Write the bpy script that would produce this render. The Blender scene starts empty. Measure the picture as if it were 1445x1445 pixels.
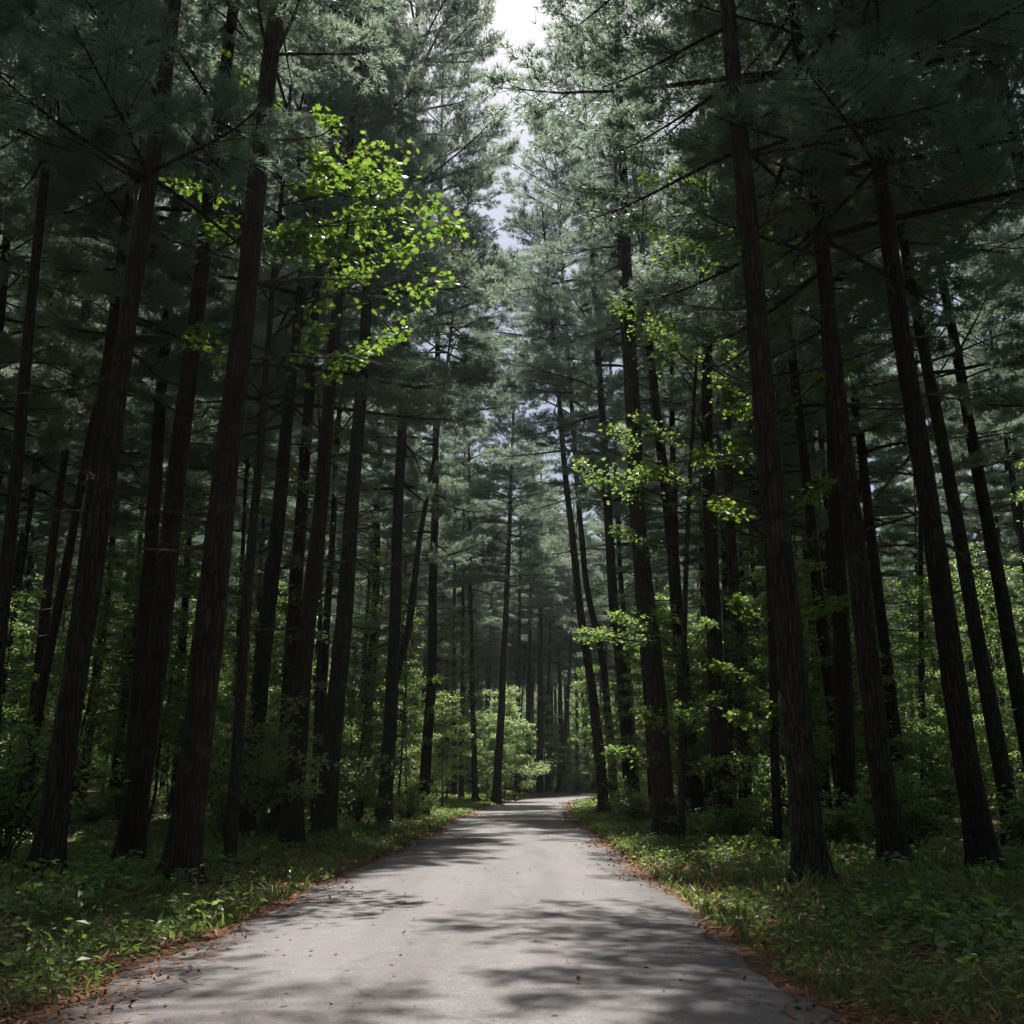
import bpy, math, random
import numpy as np
from mathutils import Vector, Matrix, Quaternion

rng = np.random.default_rng(11)
random.seed(11)
scene = bpy.context.scene
COL = scene.collection
R = math.radians

# ------------------------------------------------------------------ camera
F = 1357.0                     # focal length in pixels of the 1445 px picture
PITCH = R(15.86)
CAM_H = 1.45
cam_d = bpy.data.cameras.new('camera')
cam_d.sensor_width = 36.0
cam_d.lens = 36.0 * F / 1445.0
cam_d.clip_end = 3000
cam_d.clip_start = 0.05
cam = bpy.data.objects.new('camera', cam_d)
COL.objects.link(cam)
cam.location = (0, 0, CAM_H)
cam.rotation_euler = (R(90) + PITCH, 0, 0)
scene.camera = cam


def ray(px, py):
    u = (px - 722.5) / F
    v = (722.5 - py) / F
    return Vector((u, math.cos(PITCH) - v * math.sin(PITCH), math.sin(PITCH) + v * math.cos(PITCH)))


def at(px, py, d):
    r = ray(px, py)
    s = d / r.y
    return Vector((r.x * s, d, CAM_H + r.z * s))


# ------------------------------------------------------------------ road line and terrain
road_ctrl = np.array([(-1.6, -40), (-1.0, -20), (-.6, 0), (-.3, 18), (0.0, 32), (.15, 45), (.5, 54), (1.1, 62), (2.2, 72),
                      (3.8, 80), (6.2, 88), (9.5, 95), (15, 102), (23, 107), (34, 110), (50, 112), (75, 113), (110, 113)], float)


def catmull(P, n=10):
    out = []
    Q = np.vstack([2 * P[0] - P[1], P, 2 * P[-1] - P[-2]])
    for i in range(1, len(Q) - 2):
        p0, p1, p2, p3 = Q[i - 1], Q[i], Q[i + 1], Q[i + 2]
        for t in np.linspace(0, 1, n, endpoint=False):
            out.append(.5 * ((2 * p1) + (-p0 + p2) * t + (2 * p0 - 5 * p1 + 4 * p2 - p3) * t * t + (-p0 + 3 * p1 - 3 * p2 + p3) * t ** 3))
    out.append(P[-1])
    return np.array(out)


ROAD = catmull(road_ctrl, 12)
HALF = 2.5


def road_dist(x, y):
    """distance of points to the road's middle line, and side (+ right)"""
    x = np.atleast_1d(np.asarray(x, float)); y = np.atleast_1d(np.asarray(y, float))
    best = np.full(x.shape, 1e9)
    for a, b in zip(ROAD[:-1], ROAD[1:]):
        d = b - a
        L = d @ d
        t = np.clip(((x - a[0]) * d[0] + (y - a[1]) * d[1]) / L, 0, 1)
        e = np.hypot(x - a[0] - t * d[0], y - a[1] - t * d[1])
        best = np.minimum(best, e)
    return best


def rise(y):
    y = np.asarray(y, float)
    t = np.clip((y - 38) / 14, 0, 1)
    return 0.012 * np.where(y > 52, y - 45, 7 * t * t) + .16 * np.maximum(0, y - 128) ** 1.25 * .5


def bumps(x, y):
    return (.10 * np.sin(x * .43 + 1.3) * np.sin(y * .31 + .4) + .06 * np.sin(x * 1.1 + y * .7) + .03 * np.sin(x * 2.7 - y * 2.1))


def ground(x, y):
    x = np.asarray(x, float); y = np.asarray(y, float)
    sh = np.shape(x)
    rd = road_dist(np.ravel(x), np.ravel(y)).reshape(sh) if sh else float(road_dist(x, y)[0])
    s = np.clip((rd - HALF - .1) / 3.0, 0, 1)
    s = s * s * (3 - 2 * s)
    under = np.where(rd < HALF - .15, -.09, 0)
    return rise(y) + s * (bumps(x, y) + .14) + under


def gz(x, y):
    return float(ground(np.float64(x), np.float64(y)))


def ground_hit(px, py):
    r = ray(px, py)
    lo, hi = 3.0, 190.0
    def f(d):
        s = d / r.y
        return CAM_H + r.z * s - gz(r.x * s, d)
    for i in range(60):
        d = lo + (hi - lo) * i / 59
        if f(d) < 0:
            hi = d
            break
    else:
        return 120.0
    lo = max(3.0, hi - 4)
    for _ in range(30):
        m = (lo + hi) / 2
        if f(m) < 0: hi = m
        else: lo = m
    return hi


# ------------------------------------------------------------------ materials
def newmat(name):
    m = bpy.data.materials.new(name)
    m.use_nodes = True
    nt = m.node_tree
    nt.nodes.clear()
    out = nt.nodes.new('ShaderNodeOutputMaterial')
    return m, nt, out


def N(nt, t, **kw):
    n = nt.nodes.new(t)
    for k, v in kw.items():
        if k in n.inputs.keys() if hasattr(n.inputs, 'keys') else False:
            n.inputs[k].default_value = v
        else:
            setattr(n, k, v)
    return n


def ramp(nt, fac, stops):
    r = nt.nodes.new('ShaderNodeValToRGB')
    els = r.color_ramp.elements
    while len(els) < len(stops): els.new(.5)
    for e, (p, c) in zip(els, stops):
        e.position = p
        e.color = (*c, 1)
    nt.links.new(fac, r.inputs[0])
    return r.outputs[0]


def noise(nt, vec, scale, detail=4, rough=.6, dist=0):
    n = nt.nodes.new('ShaderNodeTexNoise')
    n.inputs['Scale'].default_value = scale
    n.inputs['Detail'].default_value = detail
    n.inputs['Roughness'].default_value = rough
    n.inputs['Distortion'].default_value = dist
    if vec is not None: nt.links.new(vec, n.inputs['Vector'])
    return n.outputs[0]


def mapping(nt, src, scale):
    mp = nt.nodes.new('ShaderNodeMapping')
    mp.inputs['Scale'].default_value = scale
    nt.links.new(src, mp.inputs['Vector'])
    return mp.outputs[0]


def bark_mat(name, c0, c1, c2, zs=.14):
    m, nt, out = newmat(name)
    tc = nt.nodes.new('ShaderNodeTexCoord')
    v = mapping(nt, tc.outputs['Object'], (1, 1, zs))
    n1 = noise(nt, v, 16, 6, .65, .4)
    n2 = noise(nt, tc.outputs['Object'], 2.2, 4, .6)
    # furrows between long uneven plates
    wv = nt.nodes.new('ShaderNodeVectorMath'); wv.operation = 'ADD'
    wn = nt.nodes.new('ShaderNodeTexNoise'); wn.inputs['Scale'].default_value = 7; wn.inputs['Detail'].default_value = 3
    nt.links.new(v, wn.inputs['Vector'])
    ws = nt.nodes.new('ShaderNodeVectorMath'); ws.operation = 'SCALE'; ws.inputs['Scale'].default_value = .09
    nt.links.new(wn.outputs[1], ws.inputs[0])
    nt.links.new(v, wv.inputs[0]); nt.links.new(ws.outputs[0], wv.inputs[1])
    vo = nt.nodes.new('ShaderNodeTexVoronoi'); vo.feature = 'DISTANCE_TO_EDGE'; vo.inputs['Scale'].default_value = 15
    nt.links.new(wv.outputs[0], vo.inputs['Vector'])
    furrow = ramp(nt, vo.outputs['Distance'], [(.0, (0, 0, 0)), (.16, (.75, .75, .75)), (.4, (1, 1, 1))])
    hm = nt.nodes.new('ShaderNodeMath'); hm.operation = 'MULTIPLY_ADD'; hm.inputs[1].default_value = .45
    nt.links.new(n1, hm.inputs[0])
    fm = nt.nodes.new('ShaderNodeMath'); fm.operation = 'MULTIPLY'; fm.inputs[1].default_value = .5
    nt.links.new(furrow, fm.inputs[0]); nt.links.new(fm.outputs[0], hm.inputs[2])
    n1 = hm.outputs[0]
    col0 = ramp(nt, n1, [(.25, c0), (.55, c1), (.85, c2)])
    lich = nt.nodes.new('ShaderNodeMix'); lich.data_type = 'RGBA'
    ln = noise(nt, tc.outputs['Object'], 3.1, 6, .75)
    nt.links.new(ramp(nt, ln, [(.55, (0, 0, 0)), (.68, (.7, .7, .7))]), lich.inputs[0])
    nt.links.new(col0, lich.inputs[6]); lich.inputs[7].default_value = (.085, .095, .075, 1)
    oi = nt.nodes.new('ShaderNodeObjectInfo')
    tone = nt.nodes.new('ShaderNodeMix'); tone.data_type = 'RGBA'; tone.blend_type = 'MULTIPLY'; tone.inputs[0].default_value = 1
    nt.links.new(lich.outputs[2], tone.inputs[6])
    nt.links.new(ramp(nt, oi.outputs['Random'], [(0, (.6, .58, .56)), (.35, (1.05, .92, .82)), (.65, (.95, 1.0, .98)), (1, (1.5, 1.42, 1.35))]), tone.inputs[7])
    col = tone.outputs[2]
    mix = nt.nodes.new('ShaderNodeMix'); mix.data_type = 'RGBA'; mix.blend_type = 'MULTIPLY'
    mix.inputs[0].default_value = .7
    nt.links.new(col, mix.inputs[6])
    nt.links.new(ramp(nt, n2, [(.3, (.55, .55, .52)), (.7, (1, .97, .92))]), mix.inputs[7])
    b = nt.nodes.new('ShaderNodeBsdfPrincipled')
    b.inputs['Roughness'].default_value = .9
    b.inputs['Specular IOR Level'].default_value = .2
    nt.links.new(mix.outputs[2], b.inputs['Base Color'])
    bp = nt.nodes.new('ShaderNodeBump')
    bp.inputs['Strength'].default_value = 1.0
    bp.inputs['Distance'].default_value = .05
    nt.links.new(n1, bp.inputs['Height'])
    nt.links.new(bp.outputs[0], b.inputs['Normal'])
    nt.links.new(b.outputs[0], out.inputs[0])
    return m


def leaf_mat(name, ca, cb, ta, tb, trans=.5, rough=.45, spec=.4, nscale=1.3, isl=.45):
    """ca/cb leaf colour range, ta/tb colour of the light let through"""
    m, nt, out = newmat(name)
    geo = nt.nodes.new('ShaderNodeNewGeometry')
    oi = nt.nodes.new('ShaderNodeObjectInfo')
    add = nt.nodes.new('ShaderNodeMath'); add.operation = 'MULTIPLY_ADD'
    add.inputs[1].default_value = isl
    n = noise(nt, geo.outputs['Position'], nscale, 3, .6)
    nt.links.new(geo.outputs['Random Per Island'], add.inputs[0])
    sub = nt.nodes.new('ShaderNodeMath'); sub.operation = 'MULTIPLY_ADD'
    sub.inputs[1].default_value = .35
    nt.links.new(oi.outputs['Random'], sub.inputs[0])
    half = nt.nodes.new('ShaderNodeMath'); half.operation = 'MULTIPLY'
    half.inputs[1].default_value = .85 - isl
    nt.links.new(n, half.inputs[0])
    nt.links.new(half.outputs[0], sub.inputs[2])
    nt.links.new(sub.outputs[0], add.inputs[2])
    col = ramp(nt, add.outputs[0], [(.2, ca), (.9, cb)])
    tcol = ramp(nt, add.outputs[0], [(.2, ta), (.9, tb)])
    b = nt.nodes.new('ShaderNodeBsdfPrincipled')
    b.inputs['Roughness'].default_value = rough
    b.inputs['Specular IOR Level'].default_value = spec
    nt.links.new(col, b.inputs['Base Color'])
    t = nt.nodes.new('ShaderNodeBsdfTranslucent')
    nt.links.new(tcol, t.inputs['Color'])
    mx = nt.nodes.new('ShaderNodeMixShader')
    mx.inputs[0].default_value = trans
    nt.links.new(b.outputs[0], mx.inputs[1])
    nt.links.new(t.outputs[0], mx.inputs[2])
    nt.links.new(mx.outputs[0], out.inputs[0])
    return m


M_BARK = bark_mat('pine_bark', (.011, .008, .006), (.033, .025, .019), (.068, .054, .043))
M_TWIG = bark_mat('grey_twig', (.03, .027, .024), (.075, .066, .057), (.13, .118, .105))
M_MBARK = bark_mat('maple_bark', (.02, .017, .014), (.05, .043, .035), (.095, .085, .07), .3)
M_NEEDLE = leaf_mat('pine_needles', (.020, .062, .048), (.085, .142, .105), (.14, .24, .16), (.42, .51, .37), .52, .46, .65, .9, .14)
M_MAPLE = leaf_mat('maple_leaf', (.030, .075, .012), (.075, .13, .022), (.11, .26, .022), (.38, .48, .075), .47, .45, .3, 3.0)
M_SHRUB = leaf_mat('shrub_leaf', (.032, .07, .018), (.085, .13, .04), (.16, .30, .045), (.36, .50, .12), .48, .4, .5)
M_MAPLE_DEEP = leaf_mat('deep_green_maple_leaf', (.030, .070, .014), (.070, .12, .025), (.09, .22, .03), (.31, .43, .09), .47, .45, .3, 3.0)
M_SUN_BUSH = leaf_mat('sun_brightened_bush_leaf', (.05, .10, .03), (.12, .18, .07), (.30, .45, .12), (.55, .66, .28), .52, .4, .5)  # leaf colours brightened to stand in for sun on the bushes at the bend
M_GRASS = leaf_mat('grass_blade', (.03, .065, .015), (.08, .12, .03), (.12, .22, .03), (.26, .34, .08), .4, .5, .4, .8)
M_LITTER = leaf_mat('dry_needles', (.11, .045, .024), (.24, .12, .065), (.1, .05, .02), (.16, .09, .04), .15, .7, .2)


def road_mat():
    m, nt, out = newmat('asphalt')
    tc = nt.nodes.new('ShaderNodeTexCoord')
    P = tc.outputs['Object']
    fine = noise(nt, P, 55, 5, .8)
    mid = noise(nt, P, 5, 6, .65)
    big = noise(nt, mapping(nt, P, (1.2, .16, 1)), 1.1, 4, .6)
    c1 = ramp(nt, fine, [(.3, (.042, .040, .041)), (.5, (.125, .117, .120)), (.72, (.265, .25, .255))])
    mix = nt.nodes.new('ShaderNodeMix'); mix.data_type = 'RGBA'; mix.blend_type = 'MULTIPLY'; mix.inputs[0].default_value = .8
    nt.links.new(c1, mix.inputs[6])
    nt.links.new(ramp(nt, mid, [(.3, (.72, .71, .71)), (.7, (1.0, .99, .99))]), mix.inputs[7])
    mix2 = nt.nodes.new('ShaderNodeMix'); mix2.data_type = 'RGBA'; mix2.blend_type = 'MULTIPLY'; mix2.inputs[0].default_value = .85
    nt.links.new(mix.outputs[2], mix2.inputs[6])
    nt.links.new(ramp(nt, big, [(.34, (.6, .59, .59)), (.6, (1.0, .99, .985))]), mix2.inputs[7])
    # thin wandering cracks filled with dirt
    vor = nt.nodes.new('ShaderNodeTexVoronoi'); vor.feature = 'DISTANCE_TO_EDGE'
    vor.inputs['Scale'].default_value = .42
    vm = nt.nodes.new('ShaderNodeVectorMath'); vm.operation = 'ADD'
    nz = nt.nodes.new('ShaderNodeTexNoise'); nz.inputs['Scale'].default_value = 1.6; nz.inputs['Detail'].default_value = 5
    nt.links.new(P, nz.inputs['Vector'])
    sc = nt.nodes.new('ShaderNodeVectorMath'); sc.operation = 'SCALE'; sc.inputs['Scale'].default_value = .9
    nt.links.new(nz.outputs[1], sc.inputs[0])
    nt.links.new(P, vm.inputs[0]); nt.links.new(sc.outputs[0], vm.inputs[1])
    nt.links.new(vm.outputs[0], vor.inputs['Vector'])
    crack = ramp(nt, vor.outputs['Distance'], [(.0, (.4, .38, .36)), (.007, (.6, .58, .56)), (.012, (1, 1, 1))])
    mix3 = nt.nodes.new('ShaderNodeMix'); mix3.data_type = 'RGBA'; mix3.blend_type = 'MULTIPLY'; mix3.inputs[0].default_value = .45
    nt.links.new(mix2.outputs[2], mix3.inputs[6]); nt.links.new(crack, mix3.inputs[7])
    b = nt.nodes.new('ShaderNodeBsdfPrincipled')
    b.inputs['Roughness'].default_value = .62
    b.inputs['Specular IOR Level'].default_value = .45
    nt.links.new(mix3.outputs[2], b.inputs['Base Color'])
    bp = nt.nodes.new('ShaderNodeBump'); bp.inputs['Strength'].default_value = .5; bp.inputs['Distance'].default_value = .008
    nt.links.new(fine, bp.inputs['Height'])
    nt.links.new(bp.outputs[0], b.inputs['Normal'])
    nt.links.new(b.outputs[0], out.inputs[0])
    return m


def ground_mat():
    m, nt, out = newmat('forest_floor')
    tc = nt.nodes.new('ShaderNodeTexCoord')
    P = tc.outputs['Object']
    at_ = nt.nodes.new('ShaderNodeAttribute'); at_.attribute_name = 'edge'
    n1 = noise(nt, P, 1.1, 6, .7)
    n2 = noise(nt, P, 14, 6, .7)
    litter = ramp(nt, n2, [(.3, (.05, .028, .016)), (.5, (.11, .058, .034)), (.75, (.2, .115, .07))])
    moss = ramp(nt, n2, [(.3, (.018, .030, .010)), (.7, (.05, .075, .022))])
    sm = nt.nodes.new('ShaderNodeMath'); sm.operation = 'ADD'
    nt.links.new(n1, sm.inputs[0]); nt.links.new(at_.outputs['Fac'], sm.inputs[1])
    fac = ramp(nt, sm.outputs[0], [(.46, (0, 0, 0)), (.62, (1, 1, 1))])
    mix = nt.nodes.new('ShaderNodeMix'); mix.data_type = 'RGBA'
    nt.links.new(fac, mix.inputs[0]); nt.links.new(moss, mix.inputs[6]); nt.links.new(litter, mix.inputs[7])
    b = nt.nodes.new('ShaderNodeBsdfPrincipled')
    b.inputs['Roughness'].default_value = .95
    b.inputs['Specular IOR Level'].default_value = .15
    nt.links.new(mix.outputs[2], b.inputs['Base Color'])
    bp = nt.nodes.new('ShaderNodeBump'); bp.inputs['Strength'].default_value = .9; bp.inputs['Distance'].default_value = .04
    nt.links.new(n2, bp.inputs['Height'])
    nt.links.new(bp.outputs[0], b.inputs['Normal'])
    nt.links.new(b.outputs[0], out.inputs[0])
    return m


M_ROAD = road_mat()
M_GROUND = ground_mat()


# ------------------------------------------------------------------ mesh accumulation
class MB:
    def __init__(self):
        self.V = []; self.T = []; self.mi = []; self.sm = []; self.n = 0

    def add(self, V, T, mi=0, smooth=False):
        V = np.asarray(V, float).reshape(-1, 3); T = np.asarray(T, np.int64).reshape(-1, 3)
        self.V.append(V); self.T.append(T + self.n); self.n += len(V)
        self.mi.append(np.full(len(T), mi)); self.sm.append(np.full(len(T), smooth))

    def mesh(self, name, mats):
        V = np.vstack(self.V); T = np.vstack(self.T)
        me = bpy.data.meshes.new(name)
        me.vertices.add(len(V)); me.vertices.foreach_set('co', V.astype(np.float32).ravel())
        me.loops.add(len(T) * 3); me.loops.foreach_set('vertex_index', T.astype(np.int32).ravel())
        me.polygons.add(len(T)); me.polygons.foreach_set('loop_start', np.arange(0, len(T) * 3, 3, dtype=np.int32))
        for m in mats: me.materials.append(m)
        me.polygons.foreach_set('material_index', np.concatenate(self.mi).astype(np.int32))
        me.polygons.foreach_set('use_smooth', np.concatenate(self.sm).astype(bool))
        me.update(calc_edges=True)
        me.validate()
        return me

    def tube(self, P, rad, sides=6, mi=0, rough=0.0, lobes=0):
        P = np.asarray(P, float); n = len(P)
        rad = np.asarray(rad, float)
        T = np.gradient(P, axis=0); T /= np.linalg.norm(T, axis=1)[:, None] + 1e-9
        ref = np.array([0.13, .99, .05]) if abs(T[0][1]) < .9 else np.array([1., 0.1, 0])
        A = np.cross(T, ref); A /= np.linalg.norm(A, axis=1)[:, None] + 1e-9
        B = np.cross(T, A)
        th = np.linspace(0, 2 * np.pi, sides, endpoint=False)
        rr = rad[:, None] * np.ones((n, sides))
        if rough: rr = rr * (1 + rough * rng.standard_normal((n, sides)))
        if lobes:   # root flare in uneven lobes
            ph = rng.random() * 6.28
            rr = rr * (1 + .22 * np.exp(-np.maximum(P[:, 2:3], 0) / .45) * (np.sin(th[None] * lobes + ph) + .5 * np.sin(th[None] * 3 + 2 * ph)))
        V = P[:, None, :] + rr[..., None] * (np.cos(th)[None, :, None] * A[:, None, :] + np.sin(th)[None, :, None] * B[:, None, :])
        i = np.arange(n - 1)[:, None] * sides; j = np.arange(sides)[None, :]; k = (j + 1) % sides
        a, b, c, d = i + j, i + k, i + sides + k, i + sides + j
        F1 = np.stack([a, b, c], -1).reshape(-1, 3); F2 = np.stack([a, c, d], -1).reshape(-1, 3)
        self.add(V.reshape(-1, 3), np.vstack([F1, F2]), mi, True)


def unit(v):
    return v / (np.linalg.norm(v, axis=-1, keepdims=True) + 1e-9)


def tufts(mb, P, D, n=7, L=.15, W=.016, spread=.75, mi=0):
    """needle tufts: P positions, D shoot directions"""
    K = len(P)
    nd = unit(unit(D)[:, None, :] * .75 + spread * rng.standard_normal((K, n, 3)) * .8)
    side = unit(np.cross(nd, rng.standard_normal((K, n, 3))))
    Ln = L * (.7 + .6 * rng.random((K, n, 1)))
    b = np.repeat(P[:, None, :], n, 1)
    v0 = b + side * W / 2; v1 = b - side * W / 2; v2 = b + nd * Ln
    V = np.stack([v0, v1, v2], 2).reshape(-1, 3)
    mb.add(V, np.arange(K * n * 3).reshape(-1, 3), mi)


def _maple_template():
    ang = [0, 27, 52, 82, 116, 148, 180, 212, 244, 278, 308, 333]
    rad = [.60, .30, .56, .27, .44, .27, .40, .27, .44, .27, .56, .30]
    pts = [(.42, 0, 0.0)]
    for a, r in zip(ang, rad):
        x = .42 + r * math.cos(R(a)); y = r * math.sin(R(a))
        pts.append((x, y, .12 * abs(y) - .10 * max(0, x - .5)))
    tri = [(0, 1 + i, 1 + (i + 1) % 12) for i in range(12)]
    return np.array(pts), np.array(tri)


MAPLE_T = _maple_template()
OVAL_T = (np.array([(0, 0, 0), (.4, .28, .06), (.42, 0, -.02), (.4, -.28, .06), (1, 0, -.06)]), np.array([(0, 2, 1), (0, 3, 2), (1, 2, 4), (2, 3, 4)]))
DIAM_T = (np.array([(0, 0, 0), (.45, .3, .06), (.45, -.3, .06), (1, 0, -.05)]), np.array([(0, 2, 1), (1, 2, 3)]))


def leaves(mb, P, D, size, template, tilt=.45, mi=0, droop=.15):
    """leaves at P pointing along D, roughly level"""
    tv, tt = template
    K = len(P)
    D = D + .35 * rng.standard_normal((K, 3)); D[:, 2] -= droop
    D = unit(D)
    up = np.tile([0, 0, 1.], (K, 1)) + tilt * rng.standard_normal((K, 3))
    S = unit(np.cross(up, D)); U = np.cross(D, S)
    s = size * (.55 + .8 * rng.random(K))
    V = P[:, None, :] + s[:, None, None] * (tv[None, :, 0:1] * D[:, None, :] + tv[None, :, 1:2] * S[:, None, :] + tv[None, :, 2:3] * U[:, None, :])
    T = tt[None] + (np.arange(K) * len(tv))[:, None, None]
    mb.add(V.reshape(-1, 3), T.reshape(-1, 3), mi)


# ------------------------------------------------------------------ object helpers
def thing(name, label, cat, loc, group=None):
    o = bpy.data.objects.new(name, None)
    o.empty_display_size = .2
    COL.objects.link(o)
    o.location = loc
    o['label'] = label; o['category'] = cat
    if group: o['group'] = group
    return o


def part(name, me, parent, loc=(0, 0, 0), rot=None, scale=(1, 1, 1)):
    o = bpy.data.objects.new(name, me)
    COL.objects.link(o)
    o.parent = parent
    o.location = loc
    if rot is not None:
        o.rotation_mode = 'QUATERNION'; o.rotation_quaternion = rot
    o.scale = scale
    return o


def single(name, me, kind=None, label=None, cat=None, group=None):
    o = bpy.data.objects.new(name, me)
    COL.objects.link(o)
    if kind: o['kind'] = kind
    if label: o['label'] = label
    if cat: o['category'] = cat
    if group: o['group'] = group
    return o


def tilt_quat(lean, az):
    """lean = (dx/dz, dy/dz)"""
    d = Vector((lean[0], lean[1], 1)).normalized()
    return Vector((0, 0, 1)).rotation_difference(d) @ Quaternion((0, 0, 1), az)


# ------------------------------------------------------------------ pine crowns (unit: 22 m tall, base of living crown at z 0)
CH = 22.0


def make_crown(seed, rmax=4.6, dens=1.0, gap=1.0, low=.35, taper=.75):
    global rng
    keep = rng; rng = np.random.default_rng(seed)
    mb = MB()
    z = -1.0
    TP, TD = [], []
    while z < CH - .4:
        h = max(0, z) / CH
        prof = (1 - h) ** taper * (0.62 + .38 * min(1, (h + .05) / .22))
        nb = rng.integers(4, 7)
        wl = .6 + .6 * rng.random()
        a0 = rng.random() * 6.28
        for k in range(nb):
            if h < .2 and rng.random() < low: continue
            L = rmax * prof * wl * (.6 + .6 * rng.random()) + .35
            az = a0 + k * 6.283 / nb + .35 * rng.standard_normal()
            zz = z + .14 * rng.standard_normal()
            el = (.08 + .75 * h ** 1.6) + .12 * rng.standard_normal()
            ca, sa = math.cos(az), math.sin(az)
            t = np.linspace(0, 1, 6)
            r_ = L * t
            zc = zz + L * (math.tan(min(el, 1.1)) * t - .36 * t * t + .26 * t ** 3)
            bend = .12 * L * rng.standard_normal() * t * t
            ax = np.stack([r_ * ca - bend * sa, r_ * sa + bend * ca, zc], 1)
            mb.tube(ax, .014 + .013 * L * (1 - t) ** 1.0, 4, 1)
            # side branchlets in a flat fan
            nbr = max(5, int(L * 6.6 * dens))
            tk = np.sort(.22 + .78 * rng.random(nbr) ** .75)
            px = np.stack([np.interp(tk, t, ax[:, i]) for i in range(3)], 1)
            sgn = np.where(np.arange(nbr) % 2 == 0, 1., -1.)
            fwd = unit(ax[-1] - ax[0]); lat = np.array([-sa, ca, 0])
            bl = (.25 + .34 * L * np.sin(np.clip((1.08 - tk) * 2.2, 0, 1.57))) * (.6 + .7 * rng.random(nbr))
            ang = R(48) + .25 * rng.standard_normal(nbr)
            bd = np.cos(ang)[:, None] * fwd[None] + (sgn * np.sin(ang))[:, None] * lat[None]
            bd[:, 2] += .08 + .09 * rng.standard_normal(nbr)
            bd = unit(bd)
            # twig wood (three sided)
            for q in range(nbr):
                if bl[q] > .5:
                    mb.tube(np.stack([px[q], px[q] + bd[q] * bl[q] * .55 + [0, 0, -.02], px[q] + bd[q] * bl[q]]), [.009, .006, .003], 3, 1)
            nt_ = np.maximum(4, (bl * 24).astype(int))
            idx = np.repeat(np.arange(nbr), nt_)
            u = .22 + .78 * rng.random(len(idx)) ** .7
            sub = rng.standard_normal((len(idx), 3)) * np.array([.045, .045, .022]) * (1 + bl[idx, None] * .6)
            p = px[idx] + bd[idx] * (bl[idx] * u)[:, None] + sub
            d = bd[idx] * 1.0 + .35 * sub / .06 + np.array([0, 0, .30])
            TP.append(p); TD.append(d)
        z += gap * (.75 + .75 * rng.random())
    # leader
    mb.tube(np.array([(0, 0, -1.2), (0, 0, CH * .5), (0, 0, CH - .2)]), [.05, .05, .02], 5, 1)
    P = np.vstack(TP); D = np.vstack(TD)
    tufts(mb, P, D, 6, .19, .022, .5)
    rng = keep
    return mb.mesh('pine_crown', [M_NEEDLE, M_BARK])


CROWNS = [make_crown(101, 5.9, 1.05, .9), make_crown(102, 4.6, 1.0, 1.0), make_crown(103, 5.6, 1.0, .95), make_crown(104, 4.0, .9, 1.25, .5), make_crown(105, 4.8, 1.0, 1.0), make_crown(106, 5.7, .94, 1.1, .4, .34), make_crown(107, 5.5, .94, 1.12, .4, .37)]
print('crown tris', [len(c.polygons) for c in CROWNS])


def make_dead_branch(seed):
    global rng
    keep = rng; rng = np.random.default_rng(seed)
    mb = MB()
    L = 1.0
    t = np.linspace(0, 1, 6)
    wob = np.cumsum(rng.standard_normal((6, 3)) * .03, 0); wob[0] = 0
    ax = np.stack([t * L, 0 * t, -.10 * t + .14 * t * t], 1) + wob
    mb.tube(ax, .016 * (1 - t) + .003, 5, 0)
    for k in range(7):
        tk = .3 + .68 * rng.random()
        p = np.array([np.interp(tk, t, ax[:, i]) for i in range(3)])
        d = unit(np.array([.7, (1 if k % 2 else -1) * (.5 + .4 * rng.random()), .25 * rng.standard_normal()]))
        l = .10 + .25 * rng.random()
        mid = p + d * l * .5 + rng.standard_normal(3) * .02
        mb.tube(np.stack([p, mid, p + d * l + [0, 0, .03]]), [.005, .004, .0015], 3, 0)
    rng = keep
    return mb.mesh('dead_branch', [M_TWIG])


DEADS = [make_dead_branch(s) for s in (1, 2, 3, 4, 5)]


def trunk_mesh(path, r0, sides=14, step=1.2, deadlimbs=None, flare=.45):
    """path: list of (x,y,z) relative to the base, going up"""
    P = np.array(path, float)
    zz = np.concatenate([[-.35, 0, .12, .3, .6, 1.0], np.arange(1.0 + step, P[-1, 2], step), [P[-1, 2]]])
    H = P[-1, 2]
    x = np.interp(zz, P[:, 2], P[:, 0]); y = np.interp(zz, P[:, 2], P[:, 1])
    # soften the corners of the polyline
    for _ in range(3):
        x[2:-1] = .25 * x[1:-2] + .5 * x[2:-1] + .25 * x[3:]
        y[2:-1] = .25 * y[1:-2] + .5 * y[2:-1] + .25 * y[3:]
    x[1:] += .015 * np.sin(zz[1:] * .9 + r0 * 50); y[1:] += .015 * np.cos(zz[1:] * .7 + r0 * 30)
    rad = r0 * np.clip(1 - .82 * (np.maximum(zz, 0) / H) ** .9, .06, 1) * (1 + flare * np.exp(-np.maximum(zz, 0) / .35))
    mb = MB()
    mb.tube(np.stack([x, y, zz], 1), rad, sides, 0, .026, lobes=5)
    return mb, (lambda z: (np.interp(z, zz, x), np.interp(z, zz, y), np.interp(z, zz, rad)))


def add_dead_limbs(mb, f, z0, z1, n, seed):
    r = np.random.default_rng(seed)
    for k in range(n):
        z = z0 + (z1 - z0) * r.random()
        x, y, rd = f(z)
        az = r.random() * 6.283
        L = (.5 + 2.0 * r.random()) * (.6 + .4 * (z - z0) / (z1 - z0))
        d = np.array([math.cos(az), math.sin(az), .1 * r.standard_normal()])
        t = np.linspace(0, 1, 4)[:, None]
        pts = np.array([x, y, z]) + d * (rd * .6 + t * L) + np.array([0, 0, 1]) * (-.25 * t * L * .4 + .12 * t * t * L) + .04 * L * r.standard_normal((4, 3)) * t
        mb.tube(pts, np.array([.022, .016, .010, .004]), 4, 1)


PINE_GROUP_NEAR = 'pines standing along the road'
ALL_PINES = []           # (x, y) of every pine


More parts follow.
